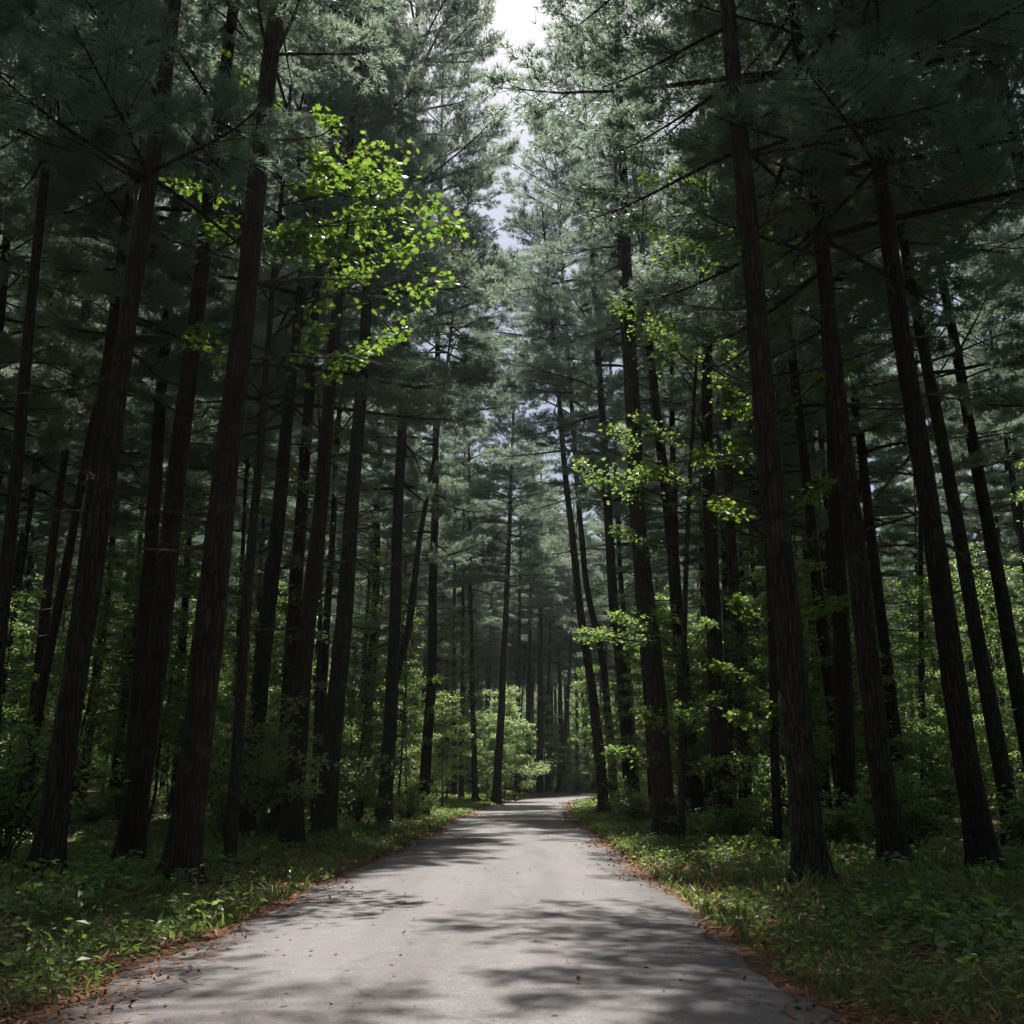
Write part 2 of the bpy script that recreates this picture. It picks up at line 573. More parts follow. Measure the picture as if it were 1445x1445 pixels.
def hero_pine(label, pts, wpx, d=None, H=34, zc=13, crown=0, rxy=1.0, az=0.0, dead=8, deadz=(4.5, 13), name='pine_tree', fork=None, dy=0.0):
    """pts: (px, py) of the trunk's middle line from base to top as seen, wpx: width in px at the base"""
    if d is None: d = ground_hit(*pts[0])
    W = [at(px, py, d) for px, py in pts]
    bx = W[0].x; bz = gz(bx, d)
    path = [(0, 0, 0)] + [(w.x - bx, dy * (w.z - bz), w.z - bz) for w in W[1:] if w.z - bz > .3]
    if len(path) == 1: path.append((0, 0, 8.0))
    k = min(2, len(path) - 1)
    (xa, ya, za), (xb, yb, zb) = path[-1 - k], path[-1]
    lean = ((xb - xa) / (zb - za), (yb - ya) / (zb - za))
    soft = .75
    path.append((xb + lean[0] * soft * (H - zb), yb + lean[1] * soft * (H - zb), H))
    lean = (lean[0] * soft, lean[1] * soft)
    r0 = wpx / F * math.hypot(d, 0) / 2
    root = thing(name, label, 'pine tree', (bx, d, bz))
    mb, f = trunk_mesh(path, r0, 22 if d < 42 else 14, .45 if d < 42 else 1.0)
    if fork:
        zf = at(*fork[0], d).z - bz
        x0, y0, rr = f(zf)
        fp = [(x0, y0, zf - .3)] + [(at(px, py, d).x - bx, .3, at(px, py, d).z - bz) for px, py in fork[1:]]
        (xa, ya, za), (xb, yb, zb) = fp[-2], fp[-1]
        s = (xb - xa) / (zb - za) * .6
        fp.append((xb + s * (27 - zb), .5, 27))
        t = np.linspace(0, 1, len(fp))
        mb.tube(fp, rr * (.72 - .6 * t), 10, 0, .02)
    part('trunk', mb.mesh('pine_trunk', [M_BARK, M_TWIG]), root)
    x, y, rr = f(zc)
    part('crown', CROWNS[crown], root, (x, y, zc), tilt_quat(lean, az), (rxy, rxy, (H + .3 - zc) / CH))
    if fork:
        xf, yf, zf2 = fp[-1][0], fp[-1][1], 27
        part('crown', CROWNS[(crown + 1) % 5], root, (xf - s * 11, yf, 16), tilt_quat((s, 0), az + 2), (rxy * .7, rxy * .7, 12 / CH))
    for i in range(dead):
        z = deadz[0] + (deadz[1] - deadz[0]) * (i + .8 * random.random()) / max(1, dead)
        x, y, rr = f(z)
        a = random.random() * 6.283
        L = .8 + 1.7 * random.random()
        part('dead_branch', DEADS[i % 5], root, (x + rr * .6 * math.cos(a), y + rr * .6 * math.sin(a), z),
             Quaternion((0, 0, 1), a) @ Quaternion((0, 1, 0), random.uniform(-.15, .2)) @ Quaternion((1, 0, 0), random.random() * 6), (L, L, L))
    ALL_PINES.append((bx, d))
    return root


# ------------------------------------------------------------------ the trees the photograph shows
T = hero_pine
# left of the road, near to far
T('tall dark pine with smooth brown trunk nearest the grassy verge left of the road', [(409, 1200), (428, 945), (454, 695), (463, 581)], 29, crown=3, zc=22.5, rxy=.42, H=29, az=.3, dead=12, deadz=(5, 13))
T('dark pine half hidden behind the tall pine nearest the left verge', [(398, 1172), (418, 800), (427, 718), (433, 600)], 24, d=31, crown=3, zc=16, rxy=.75, az=2, dead=6)
T('second pine on the left verge, thick trunk leaning towards the road', [(457, 1182), (484, 888), (493, 763), (504, 626)], 29, crown=3, zc=20, rxy=.52, H=31, az=4.1, dead=12, deadz=(5, 13))
T('thin pine glimpsed between the two thick trunks on the left verge', [(446, 1150), (459, 911), (464, 840)], 13, d=40, crown=3, zc=14, az=1, dead=4)
T('forked pine whose second stem leans right over the left verge', [(540, 1161), (553, 1002), (557, 877), (560, 763), (566, 640)], 20, crown=5, zc=13.5, rxy=.80, H=43, az=5.0, dead=10, deadz=(5, 13),
  fork=[(556, 965), (576, 885), (590, 763), (606, 672), (615, 626)])
T('straight slim pine standing alone on the grass past the forked pine', [(596, 1151), (603, 1048), (609, 979), (610, 877), (612, 800)], 16, crown=6, zc=13.5, rxy=.78, H=42, az=2.6, dead=7, deadz=(5, 13))
T('slender upright pine behind the left verge just before the leaning roadside pine', [(671, 1131), (667, 1000), (665, 880), (664, 840)], 8.5, crown=1, zc=14, az=.9, dead=3, rxy=.7)
T('dark pine leaning slightly right beside the pale bush at the bend', [(700, 1134), (708, 990), (713, 880), (716, 820)], 12.5, crown=0, zc=15.5, az=2.2, dead=4, rxy=.7)
T('very thin pine left of the slender upright pine in the shrubs', [(651, 1124), (652, 990), (653, 880)], 7, d=72, crown=3, zc=17, az=3, dead=2, rxy=.55)
T('thin pine rising from dark shrubs behind the lone slim pine', [(641, 1120), (641, 990), (641, 880)], 8, d=76, crown=4, zc=17, az=5, dead=2, rxy=.55)
# straight ahead, beyond the bend
T('slim pine rising behind the pale bush straight ahead at the bend', [(729, 1119), (731, 1000), (733, 880)], 8, d=92, crown=1, zc=16.5, az=1.2, dead=2)
T('grey pine just right of the pale bush beyond the bend', [(745, 1118), (746, 1000), (748, 880)], 8, d=100, crown=3, zc=17, az=4.2, dead=2)
T('thickest of the pines across the road beyond the bend', [(761, 1117), (762, 1000), (763, 870)], 10.5, d=98, crown=1, zc=17, az=.2, dead=2)
T('thin pine right of the thickest pine beyond the bend', [(773, 1115), (774, 1000), (776, 880)], 6.5, d=106, crown=3, zc=17, az=2.9, dead=2)
T('thin crooked pine leaning right at the far edge of the bend', [(787, 1117), (796, 1040), (803, 966), (806, 900)], 7, d=99, crown=4, zc=15, az=2, dead=2, rxy=.7)
T('hair thin pine far behind the crooked pine at the bend', [(790, 1112), (789, 1000), (789, 900)], 4.5, d=112, crown=1, zc=15, az=3.3, dead=0)
T('slim pine deep in the wood between road end and curved pine', [(815, 1113), (814, 1000), (812, 890)], 6, d=112, crown=2, zc=15, az=1.7, dead=0)
# right of the road
T('curved pine at the right road edge, bending left as it rises', [(853, 1149), (846, 1060), (838, 985), (820, 878), (811, 786), (800, 695), (796, 649)], 15.5, crown=3, zc=19, rxy=.6, az=.7, dead=9, deadz=(6, 17), H=33)
T('straight pine directly behind the curved pine at the right road edge', [(868, 1139), (852, 930), (827, 832), (819, 741), (812, 650)], 12, d=58, crown=5, zc=19.5, rxy=1.08, H=44, az=2.4, dead=6)
T('tall pine whose long boughs reach left over the road', [(892, 1146), (876, 930), (863, 832), (858, 718), (848, 560), (838, 400)], 18, d=47, crown=6, zc=16.5, rxy=1.02, az=3.0, dead=10, deadz=(5, 12), H=44)
T('slim pine close behind the tall pine with long boughs', [(900, 1135), (885, 930), (874, 790), (868, 640)], 10, d=60, crown=4, zc=12, rxy=1.0, H=42, az=1.9, dead=5)
T('thick dark pine right of the road with twin trunk beside it', [(940, 1186), (924, 950), (907, 810), (899, 718), (893, 560), (884, 365)], 31, crown=3, zc=24.5, rxy=.45, az=.2, dead=10, deadz=(7, 14), H=31)
T('narrow pine pressed against the thick dark pine on the right', [(926, 1164), (912, 933), (897, 770), (888, 600), (878, 420)], 17, d=36, crown=3, zc=20, rxy=.7, az=4.4, dead=6, H=35)
T('stout pine leaning left behind the thick dark pine', [(985, 1150), (974, 1048), (960, 911), (951, 809), (940, 690), (923, 558), (904, 342)], 23, d=39, crown=3, zc=17, rxy=.8, az=2.8, dead=8, H=36)
T('upright pine seen between leaning pine and right hand thicket', [(968, 1135), (957, 900), (951, 700), (948, 558), (945, 350)], 15, d=47, crown=3, zc=17, rxy=.8, az=5.6, dead=8, H=36)
T('pine with sky showing beside its bare upper trunk', [(1000, 1130), (993, 900), (987, 600), (981, 300)], 11, d=55, crown=2, zc=16, az=3.5, dead=8, H=36)
T('heavy pine at the right with ferny shrubs around its foot', [(1024, 1188), (1016, 1090), (1010, 930), (1003, 786), (998, 620), (997, 420)], 27, crown=3, zc=24.5, rxy=.42, az=1.1, dead=10, deadz=(6, 14), H=30)
T('slim pine just behind the heavy pine on the right', [(1034, 1150), (1022, 800), (1014, 600), (1011, 420)], 11, d=44, crown=3, zc=17, rxy=.7, az=2.1, dead=6, H=34)
T('pine just right of the heavy pine, bright maple sprays beside its bare upper trunk', [(1053, 1165), (1042, 911), (1031, 764), (1026, 604), (1027, 455)], 19, d=35, crown=3, zc=20, rxy=.7, az=.4, dead=8, H=35)
# the first trees on either hand, nearer to the viewer
T('big pine close to the viewer on the left roadside', [(252, 1246), (296, 900), (322, 640)], 44, crown=3, zc=15, rxy=.75, az=1.4, dead=10)
T('near pine with rough bark deeper in the left wood', [(180, 1222), (225, 900), (258, 600)], 34, crown=3, zc=18, rxy=.65, az=3.9, dead=8)
T('pine at the far left with broad foot in ferns', [(62, 1236), (115, 900), (160, 600)], 36, crown=3, zc=12, az=.9, dead=8)
T('pine trunk standing behind the big near pine on the left', [(345, 1186), (376, 900), (396, 700)], 24, crown=0, zc=13, az=5.3, dead=8)
T('big pine close to the viewer on the right roadside', [(1146, 1244), (1112, 900), (1086, 640)], 42, crown=3, zc=13, az=2.3, dead=10)
T('near pine with straight trunk deeper in the right wood', [(1262, 1220), (1220, 900), (1190, 620)], 33, crown=0, zc=12, az=4.7, dead=8)
T('pine at the far right standing among low shrubs', [(1392, 1232), (1336, 900), (1296, 620)], 35, crown=1, zc=13, az=1.8, dead=8)
T('slimmer pine between the two big pines on the right', [(1196, 1178), (1162, 900), (1140, 700)], 20, crown=4, zc=14, az=.6, dead=8)

# ------------------------------------------------------------------ the rest of the pine wood, one object each
SUN_EL, SUN_AZ = R(68), R(1)
SUNV = Vector((math.sin(SUN_AZ) * math.cos(SUN_EL), math.cos(SUN_AZ) * math.cos(SUN_EL), math.sin(SUN_EL)))

SC_TRUNK = []
for s in range(4):
    H = 34
    w = np.cumsum(np.random.default_rng(50 + s).standard_normal((7, 2)) * .12, 0)
    path = [(0, 0, 0)] + [(w[i, 0], w[i, 1], (i + 1) * H / 7) for i in range(7)]
    mb, f = trunk_mesh(path, .25, 10, 2.2)
    add_dead_limbs(mb, f, 3.5, 14, 16, 70 + s)
    SC_TRUNK.append(mb.mesh('pine_trunk', [M_BARK, M_TWIG]))

ZONES = {
    'near_left': ('slim dark pine in the shaded wood left of the road', 'pines filling the wood left of the road'),
    'near_right': ('slim dark pine in the shaded wood right of the road', 'pines filling the wood right of the road'),
    'ahead': ('slim pine in the far wood beyond the bend of the road', 'pines of the far wood beyond the bend'),
}
proto = {}
gaps = [((4.8, 21), 2.6, 10), ((-1.2, 69), 6.0, 27), ((4, 84), 3.5, 20), ((-.5, 24), 2.2, 30), ((-.2, 33), 2.5, 30), ((0, 43), 2.2, 28), ((3.5, 95), 6, 22)]
r2 = np.random.default_rng(5)
placed = 0
tries = 0
while placed < 252 and tries < 60000:
    tries += 1
    slim = placed >= 222       # the close-set slim trunks behind the bend come last
    y = 14 + 112 * r2.random() ** .85
    half = y * .60 + 3
    x = (2 * r2.random() - 1) * half
    if slim:
        y = 80 + 41 * r2.random(); x = y * (-.09 + .20 * r2.random())
    rd = road_dist(x, y)[0]
    if rd < 5.2 + 1.2 * r2.random(): continue
    # the row along the verges was built above: keep its gaps open
    px = 722.5 + F * x / y
    if rd < 7.5 and 393 < px < 1053 and y < 70: continue
    if any((x - a) ** 2 + (y - b) ** 2 < (1.7 if slim else 2.7) ** 2 for a, b in ALL_PINES): continue
    bad = False
    for (gx, gy), w, t1 in gaps:
        sx, sy = SUNV.x / math.hypot(SUNV.x, SUNV.y), SUNV.y / math.hypot(SUNV.x, SUNV.y)
        t = (x - gx) * sx + (y - gy) * sy
        off = abs((x - gx) * sy - (y - gy) * sx)
        if -2 < t < t1 and off < w: bad = True
    if bad: continue
    zone = 'ahead' if y > 84 and abs(px - 722) < 260 else ('near_left' if x < 0 else 'near_right')
    if 72 < y < 119 and abs(px - 735) < 130 and r2.random() < .0: continue
    lab, grp = ZONES[zone]
    k = int(r2.integers(0, 4)); c = int(r2.integers(0, 5))
    z = gz(x, y)
    o = thing('pine_tree', lab, 'pine tree', (x, y, z), grp)
    o.rotation_euler = (.035 * r2.standard_normal(), .035 * r2.standard_normal(), r2.random() * 6.28)
    hs = .86 + .26 * r2.random(); rs = (.5 + .3 * r2.random()) if slim else (.6 + .6 * r2.random())
    part('trunk', SC_TRUNK[k], o, scale=(rs, rs, hs))
    zc = 12.5 + 3.5 * r2.random()
    xy = (.38 + .2 * r2.random()) if slim else (.5 + .28 * r2.random())
    part('crown', CROWNS[c], o, (0, 0, zc), None, (xy, xy, (34 * hs + .2 - zc) / CH))
    ALL_PINES.append((x, y))
    placed += 1
print('scattered pines', placed)


# ------------------------------------------------------------------ broadleaf things
def spray(mb, wood_mi, leaf_mi, P0, P1, n_leaf, size, template, width=.55, thick=.10, r0=.02, sag=.06):
    """a bough from P0 to P1 carrying a flat spray of leaves on its outer part"""
    P0 = np.array(P0, float); P1 = np.array(P1, float)
    L = np.linalg.norm(P1 - P0)
    t = np.linspace(0, 1, 7)
    arch = np.stack([0 * t, 0 * t, L * sag * np.sin(t * np.pi)], 1)
    ax = P0 + (P1 - P0) * t[:, None] + arch + .02 * L * rng.standard_normal((7, 3)) * (t * (1 - t) * 4)[:, None]
    mb.tube(ax, r0 * (1 - t) + .004, 5, wood_mi)
    fwd = unit(P1 - P0)
    lat = unit(np.cross(fwd, [0, 0, 1.]))
    nb = max(5, int(n_leaf / 9))
    tk = .28 + .72 * rng.random(nb) ** .8
    px = np.stack([np.interp(tk, t, ax[:, i]) for i in range(3)], 1)
    sg = np.where(rng.random(nb) < .5, -1., 1.)
    bl = width * L * (.35 + .8 * rng.random(nb)) * np.clip((1.12 - tk) * 1.6, .12, 1)
    ang = R(50) + .35 * rng.standard_normal(nb)
    bd = unit(np.cos(ang)[:, None] * fwd + (sg * np.sin(ang))[:, None] * lat + np.array([0, 0, 1]) * (.02 + .14 * rng.standard_normal((nb, 1))))
    for q in range(nb):
        mb.tube(np.stack([px[q], px[q] + bd[q] * bl[q] * .5, px[q] + bd[q] * bl[q]]), [.009, .007, .003], 3, wood_mi)
    idx = rng.integers(0, nb, n_leaf)
    u = .15 + .9 * rng.random(n_leaf)
    p = px[idx] + bd[idx] * (bl[idx] * u)[:, None]
    j = rng.standard_normal((n_leaf, 3)); j[:, 2] *= .6
    p = p + thick * j
    d = bd[idx] * .6 + unit(j) * .7
    d[:, 2] *= .4
    leaves(mb, p, d, size, template, .45, leaf_mi)


def maple(label, base, d, stem, sprays, H=None, r=.10, size=.14, name='maple_tree', dens=1.45, leaf=None):
    """stem: px points up the trunk. sprays: (px_tip, py_tip, depth offset, stem height fraction px_y, leaves)"""
    b = Vector((at(*base, d).x, d, 0)); b.z = gz(b.x, d)
    S = np.array([tuple(b)] + [tuple(at(px, py, d)) for px, py in stem])
    root = thing(name, label, 'maple tree', b)
    wb, lb = MB(), MB()
    S = S - np.array(b)
    n = 18
    tt = np.linspace(0, S[-1, 2], n)
    path = np.stack([np.interp(tt, S[:, 2], S[:, 0]), np.interp(tt, S[:, 2], S[:, 1]) + .05 * np.sin(tt), tt], 1)
    path[0, 2] = -.3
    wb.tube(path, r * (1 - .8 * np.linspace(0, 1, n)) + .008, 8, 0, .02)
    both = MB()
    for (px, py, dd, pyo, nl) in sprays:
        tip = np.array(at(px, py, d + dd)) - np.array(b)
        zo = (at(722, pyo, d).z - b.z)
        zo = min(max(zo, .8), S[-1, 2])
        o = np.array([np.interp(zo, tt, path[:, 0]), np.interp(zo, tt, path[:, 1]), zo])
        spray(both, 0, 1, o, tip, int(nl * dens), size, MAPLE_T, .5, .09, .022)
    # split wood from leaves: boughs belong to the crown
    part('trunk', wb.mesh('maple_trunk', [M_MBARK]), root)
    part('crown', both.mesh('maple_crown', [M_MBARK, leaf or M_MAPLE]), root)
    return root


maple('bright leaved maple at upper left, sunlit sprays hanging over the road edge', (322, 1236), 17, [(345, 900), (372, 560), (395, 300), (410, 120)],
      [(640, 316, .5, 330, 120), (650, 396, 1.2, 450, 90), (612, 290, -.5, 290, 110), (575, 355, .9, 400, 110), (545, 262, 0, 240, 140), (520, 310, 1.0, 330, 120), (575, 250, 1.5, 220, 90),
       (470, 340, -1, 380, 140), (430, 330, -1.4, 400, 140), (500, 395, 1.6, 480, 90), (575, 475, 2.0, 560, 80), (520, 500, 1.0, 600, 80), (450, 470, .4, 560, 90), (480, 250, -.8, 200, 140),
       (440, 270, 1.4, 260, 120), (300, 330, 0, 430, 120), (240, 260, .6, 330, 120), (280, 470, -.8, 560, 110), (330, 200, -1, 260, 120), (470, 180, 1, 160, 80), (330, 110, 1, 160, 100)], r=.11)
maple('leafy maple behind the thick left verge pines, in deep shade', (440, 1160), 33, [(452, 900), (450, 620), (448, 500)],
      [(400, 560, 0, 640, 160), (480, 520, 0, 600, 160), (410, 660, 1, 720, 130), (395, 730, -1, 790, 130), (470, 600, -1, 680, 130), (405, 860, 0, 920, 130), (480, 800, 1, 880, 110), (390, 470, 0, 560, 130), (420, 1010, 0, 1060, 120)], r=.1)
maple('layered young maple in front of the thick dark pine on the right', (962, 1187), 24, [(962, 1040), (966, 860), (975, 640), (985, 460), (990, 360)],
      [(872, 430, 0, 520, 150), (905, 452, .6, 540, 120), (945, 450, -.6, 520, 120), (860, 610, .5, 690, 150), (905, 592, 1, 660, 130), (818, 655, 0, 720, 130), (835, 682, -.4, 730, 110), (905, 668, -.8, 700, 60), (990, 640, 1, 700, 60), (870, 748, 0, 800, 110),
       (822, 897, -.4, 930, 150), (870, 870, .4, 930, 150), (845, 893, .9, 930, 90), (1000, 880, 0, 930, 140), (930, 860, 1.1, 920, 110), (905, 1005, 0, 1050, 140), (1010, 985, .2, 1040, 150), (960, 1000, -1.4, 1050, 110), (865, 1062, .5, 1090, 110), (1020, 1075, 0, 1090, 110), (925, 475, -1.2, 560, 90)], r=.085, size=.10, dens=1.9, leaf=M_MAPLE_DEEP)
maple('maple at the right edge reaching a sunlit spray towards the road', (1098, 1196), 22, [(1092, 1000), (1084, 760), (1078, 520), (1074, 300), (1070, 180)],
      [(958, 356, -4.2, 430, 100), (1000, 334, -3.8, 400, 130), (1035, 300, -4.4, 380, 120), (1030, 345, -3.5, 400, 110), (1030, 622, 0, 690, 80), (900, 668, .6, 720, 80), (985, 640, -.3, 700, 70), (1000, 470, 1, 560, 140), (950, 490, .6, 560, 110), (1020, 555, 0, 640, 120), (1010, 710, 0, 760, 120), (1040, 850, 0, 900, 120),
       (960, 250, 1.5, 330, 160), (900, 320, 1.9, 400, 150), (920, 262, 2.3, 330, 130), (1010, 245, 0, 300, 150), (1180, 350, 0, 450, 160), (1200, 520, .5, 600, 160), (1170, 680, -.5, 760, 140), (1190, 850, 0, 900, 140), (1120, 990, -1, 1040, 130), (1010, 940, .3, 980, 120), (1040, 1010, .3, 1060, 100)], r=.1)


# saplings and shrubs of the understorey ------------------------------------------------
def make_sapling(seed, H, nsp, nleaf, spread, leaf=None):
    global rng
    keep = rng; rng = np.random.default_rng(seed)
    mb, wb = MB(), MB()
    n = 10
    t = np.linspace(0, 1, n)
    w = np.cumsum(rng.standard_normal((n, 2)) * .05 * H / 8, 0); w[0] = 0
    path = np.stack([w[:, 0], w[:, 1], H * t], 1); path[0, 2] = -.2
    wb.tube(path, .01 * H * .55 * (1 - .85 * t) + .006, 6, 0, .02)
    for k in range(nsp):
        h = .16 + .82 * (k + rng.random()) / nsp
        o = np.array([np.interp(h, t, path[:, i]) for i in range(3)])
        az = k * 2.4 + .5 * rng.standard_normal()
        L = spread * (.5 + .7 * rng.random()) * (1.1 - .6 * h)
        tip = o + np.array([math.cos(az) * L, math.sin(az) * L, L * (.18 + .35 * rng.random())])
        spray(mb, 0, 1, o, tip, nleaf, .13, DIAM_T, .5, .13, .014)
    rng = keep
    return wb.mesh('sapling_trunk', [M_MBARK]), mb.mesh('sapling_crown', [M_MBARK, leaf or M_SHRUB])


SAPL = [make_sapling(201, 9, 34, 170, 2.1), make_sapling(202, 13, 42, 170, 2.5), make_sapling(203, 6.5, 28, 160, 1.8), make_sapling(204, 11, 34, 180, 2.5)]


SAPL.append(make_sapling(205, 6.2, 46, 240, 2.5, M_SUN_BUSH))
SAPL.append(make_sapling(206, 7.5, 40, 230, 2.0, M_SUN_BUSH))


def make_shrub(seed, H, W, nst, nl):
    global rng
    keep = rng; rng = np.random.default_rng(seed)
    mb, wb = MB(), MB()
    for k in range(nst):
        az = k * 2.4 + .4 * rng.standard_normal()
        rr = W * (.15 + .8 * rng.random())
        tip = np.array([math.cos(az) * rr, math.sin(az) * rr, H * (.45 + .55 * rng.random()) * (1 - .35 * rr / W)])
        t = np.linspace(0, 1, 5)
        ax = np.stack([tip[0] * t ** 1.4, tip[1] * t ** 1.4, tip[2] * t - .1 * (1 - t)], 1)
        wb.tube(ax, .014 * (1 - t) + .004, 4, 0)
        n = nl // nst
        for q in range(4):
            h = .35 + .65 * rng.random()
            o = np.array([np.interp(h, t, ax[:, i]) for i in range(3)])
            a2 = rng.random() * 6.28; l2 = .3 * W * (.5 + rng.random())
            spray(mb, 0, 1, o, o + np.array([math.cos(a2) * l2, math.sin(a2) * l2, .3 * l2]), n // 4, .105, DIAM_T, .6, .10, .006)
    rng = keep
    return wb.mesh('shrub_stems', [M_MBARK]), mb.mesh('shrub_foliage', [M_MBARK, M_SHRUB])


SHRUB = [make_shrub(301, 2.6, 1.5, 14, 2600), make_shrub(302, 1.7, 1.3, 12, 2000), make_shrub(303, 3.6, 1.9, 16, 3400), make_shrub(304, 1.1, 1.0, 9, 1100)]


def put_broad(name, cat, label, group, meshes, pn, x, y, s, az, tilt=(0, 0)):
    o = thing(name, label, cat, (x, y, gz(x, y)), group)
    o.rotation_euler = (tilt[0], tilt[1], az)
    o.scale = (s, s, s)
    part(pn[0], meshes[0], o); part(pn[1], meshes[1], o)
    return o


# shrubs and saplings singled out by the photograph
def hero_shrub(label, px, py, v, s, d=None, kind='shrub'):
    d = d or ground_hit(px, py)
    x = at(px, py, d).x
    if kind == 'shrub':
        return put_broad('shrub', 'shrub', label, None, SHRUB[v], ('stem', 'foliage'), x, d, s, random.random() * 6)
    if kind == 'bush':
        return put_broad('bush', 'bush', label, None, SAPL[v], ('stem', 'foliage'), x, d, s, random.random() * 6)
    return put_broad('sapling', 'sapling', label, None, SAPL[v], ('trunk', 'crown'), x, d, s, random.random() * 6)


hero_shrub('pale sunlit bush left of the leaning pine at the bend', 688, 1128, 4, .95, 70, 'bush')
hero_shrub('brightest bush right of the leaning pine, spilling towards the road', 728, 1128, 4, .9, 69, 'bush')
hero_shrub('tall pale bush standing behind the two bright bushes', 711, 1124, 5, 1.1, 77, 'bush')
hero_shrub('green bush between the far pines and the crooked pine', 776, 1116, 2, 1.0, 104, 'bush')
hero_shrub('green bush right of the crooked pine at the bend', 812, 1118, 2, .9, 98, 'bush')
hero_shrub('leafy sapling filling the gap before the lone slim pine', 625, 1142, 2, .95, 56, 'sapling')
hero_shrub('leafy sapling between the forked pine and the lone slim pine', 570, 1150, 0, .8, 50, 'sapling')
hero_shrub('shaded shrub at the foot of the forked pine', 575, 1160, 1, 1.1)
hero_shrub('shaded shrub left of the forked pine', 505, 1168, 0, 1.2)
hero_shrub('leafy sapling right of the second verge pine', 505, 1152, 0, .95, 44, 'sapling')
hero_shrub('shrub at the foot of the curved roadside pine', 880, 1150, 0, .85)
hero_shrub('shrub between the curved pine and the thick dark pine', 900, 1166, 1, 1.1)
hero_shrub('sapling right behind the curved roadside pine', 884, 1142, 0, .75, 52, 'sapling')
hero_shrub('low shrub in front of the heavy pine on the right', 1000, 1188, 3, 1.1)
hero_shrub('low shrub right of the heavy pine foot', 1042, 1192, 1, .9)

SH_Z = {'l': ('green shrub in the understorey left of the road', 'shrubs under the pines left of the road'),
        'r': ('green shrub in the understorey right of the road', 'shrubs under the pines right of the road'),
        'a': ('green shrub in the far understorey beyond the bend', 'shrubs beyond the bend')}
SA_Z = {'l': ('slender leafy sapling among the pines left of the road', 'saplings under the pines left of the road'),
        'r': ('slender leafy sapling among the pines right of the road', 'saplings under the pines right of the road'),
        'a': ('slender leafy sapling in the far wood beyond the bend', 'saplings beyond the bend')}


def scatter(n, seed, y0, y1, minrd, fn, power=.8):
    r = np.random.default_rng(seed)
    k = 0; tries = 0
    while k < n and tries < 20000:
        tries += 1
        y = y0 + (y1 - y0) * r.random() ** power
        x = (2 * r.random() - 1) * (y * .58 + 2)
        rd = road_dist(x, y)[0]
        if rd < minrd + 1.5 * r.random(): continue
        if any((x - a) ** 2 + (y - b) ** 2 < .6 ** 2 for a, b in ALL_PINES): continue
        z = 'a' if y > 84 and abs(x / y) < .19 else ('l' if x < 0 else 'r')
        fn(x, y, z, r)
        k += 1


def f_sap(x, y, z, r):
    v = int(r.integers(0, 4))
    put_broad('sapling', 'sapling', *SA_Z[z], SAPL[v], ('trunk', 'crown'), x, y, .7 + .45 * r.random(), r.random() * 6.28, (.05 * r.standard_normal(), .05 * r.standard_normal()))


def f_shr(x, y, z, r):
    v = int(r.integers(0, 4))
    put_broad('shrub', 'shrub', *SH_Z[z], SHRUB[v], ('stem', 'foliage'), x, y, .75 + .6 * r.random(), r.random() * 6.28)


scatter(120, 21, 24, 125, 5.0, f_sap)
scatter(80, 23, 45, 118, 4.6, f_sap, 1.0)
scatter(50, 24, 32, 66, 4.8, f_sap, 1.0)
scatter(205, 22, 13, 125, 4.6, f_shr)


# vine on the curved pine
def vine(label, pts, rad, n, d, seed):
    global rng
    keep = rng; rng = np.random.default_rng(seed)
    W = np.array([tuple(at(px, py, d)) for px, py in pts])
    b = W[0].copy(); W = W - b
    mb = MB()
    t = np.linspace(0, 1, 12)
    tt = np.linspace(0, 1, len(W))
    ax = np.stack([np.interp(t, tt, W[:, i]) for i in range(3)], 1)
    ph = np.linspace(0, 9, 12)
    mb.tube(ax + np.stack([rad * np.cos(ph), rad * np.sin(ph), 0 * ph], 1), np.full(12, .012), 5, 0)
    u = rng.random(n); a = rng.random(n) * 6.283
    p = np.stack([np.interp(u, t, ax[:, i]) for i in range(3)], 1)
    rr = rad * (1.0 + .9 * rng.random(n) ** 2)
    out = np.stack([np.cos(a), np.sin(a), -.3 + 0 * a], 1)
    p[:, 0] += rr * np.cos(a); p[:, 1] += rr * np.sin(a)
    leaves(mb, p, out, .12, DIAM_T, .6, 1, .4)
    me = mb.mesh('vine', [M_MBARK, M_SHRUB])
    o = single('climbing_vine', me, None, label, 'vine')
    o.location = b
    rng = keep


d_c = ground_hit(853, 1149)
vine('leafy vine climbing the curved pine at the right road edge', [(852, 1128), (846, 1060), (838, 985), (828, 925)], .34, 700, d_c, 5)


# ------------------------------------------------------------------ setting: ground, road, ground cover
def axis(vals):
    return np.array(sorted(set(np.round(vals, 3))))


xs = axis(np.concatenate([-np.geomspace(14, 700, 34), np.arange(-14, 14.01, .35), np.geomspace(14.3, 700, 34)]))
ys = axis(np.concatenate([-np.geomspace(12, 500, 22), np.arange(-12, 60, .5), np.arange(60, 130, 1.0), np.geomspace(131, 1200, 34)]))
GX, GY = np.meshgrid(xs, ys)
GZ = ground(GX, np.minimum(GY, 260))
nx, ny = len(xs), len(ys)
V = np.stack([GX, GY, GZ], -1).reshape(-1, 3)
i = np.arange(ny - 1)[:, None] * nx + np.arange(nx - 1)[None]
Tg = np.concatenate([np.stack([i, i + 1, i + nx + 1], -1).reshape(-1, 3), np.stack([i, i + nx + 1, i + nx], -1).reshape(-1, 3)])
mb = MB(); mb.add(V, Tg, 0, True)
me = mb.mesh('ground', [M_GROUND])
rdv = road_dist(V[:, 0], V[:, 1])
edge = .30 * np.clip(1 - np.abs(rdv - HALF) / .9, 0, 1) - .06 * np.clip((3.2 - np.abs(rdv - 5.5)) / 3, 0, 1)
edge = edge - .35 * np.clip((V[:, 1] - 112) / 15, 0, 1)
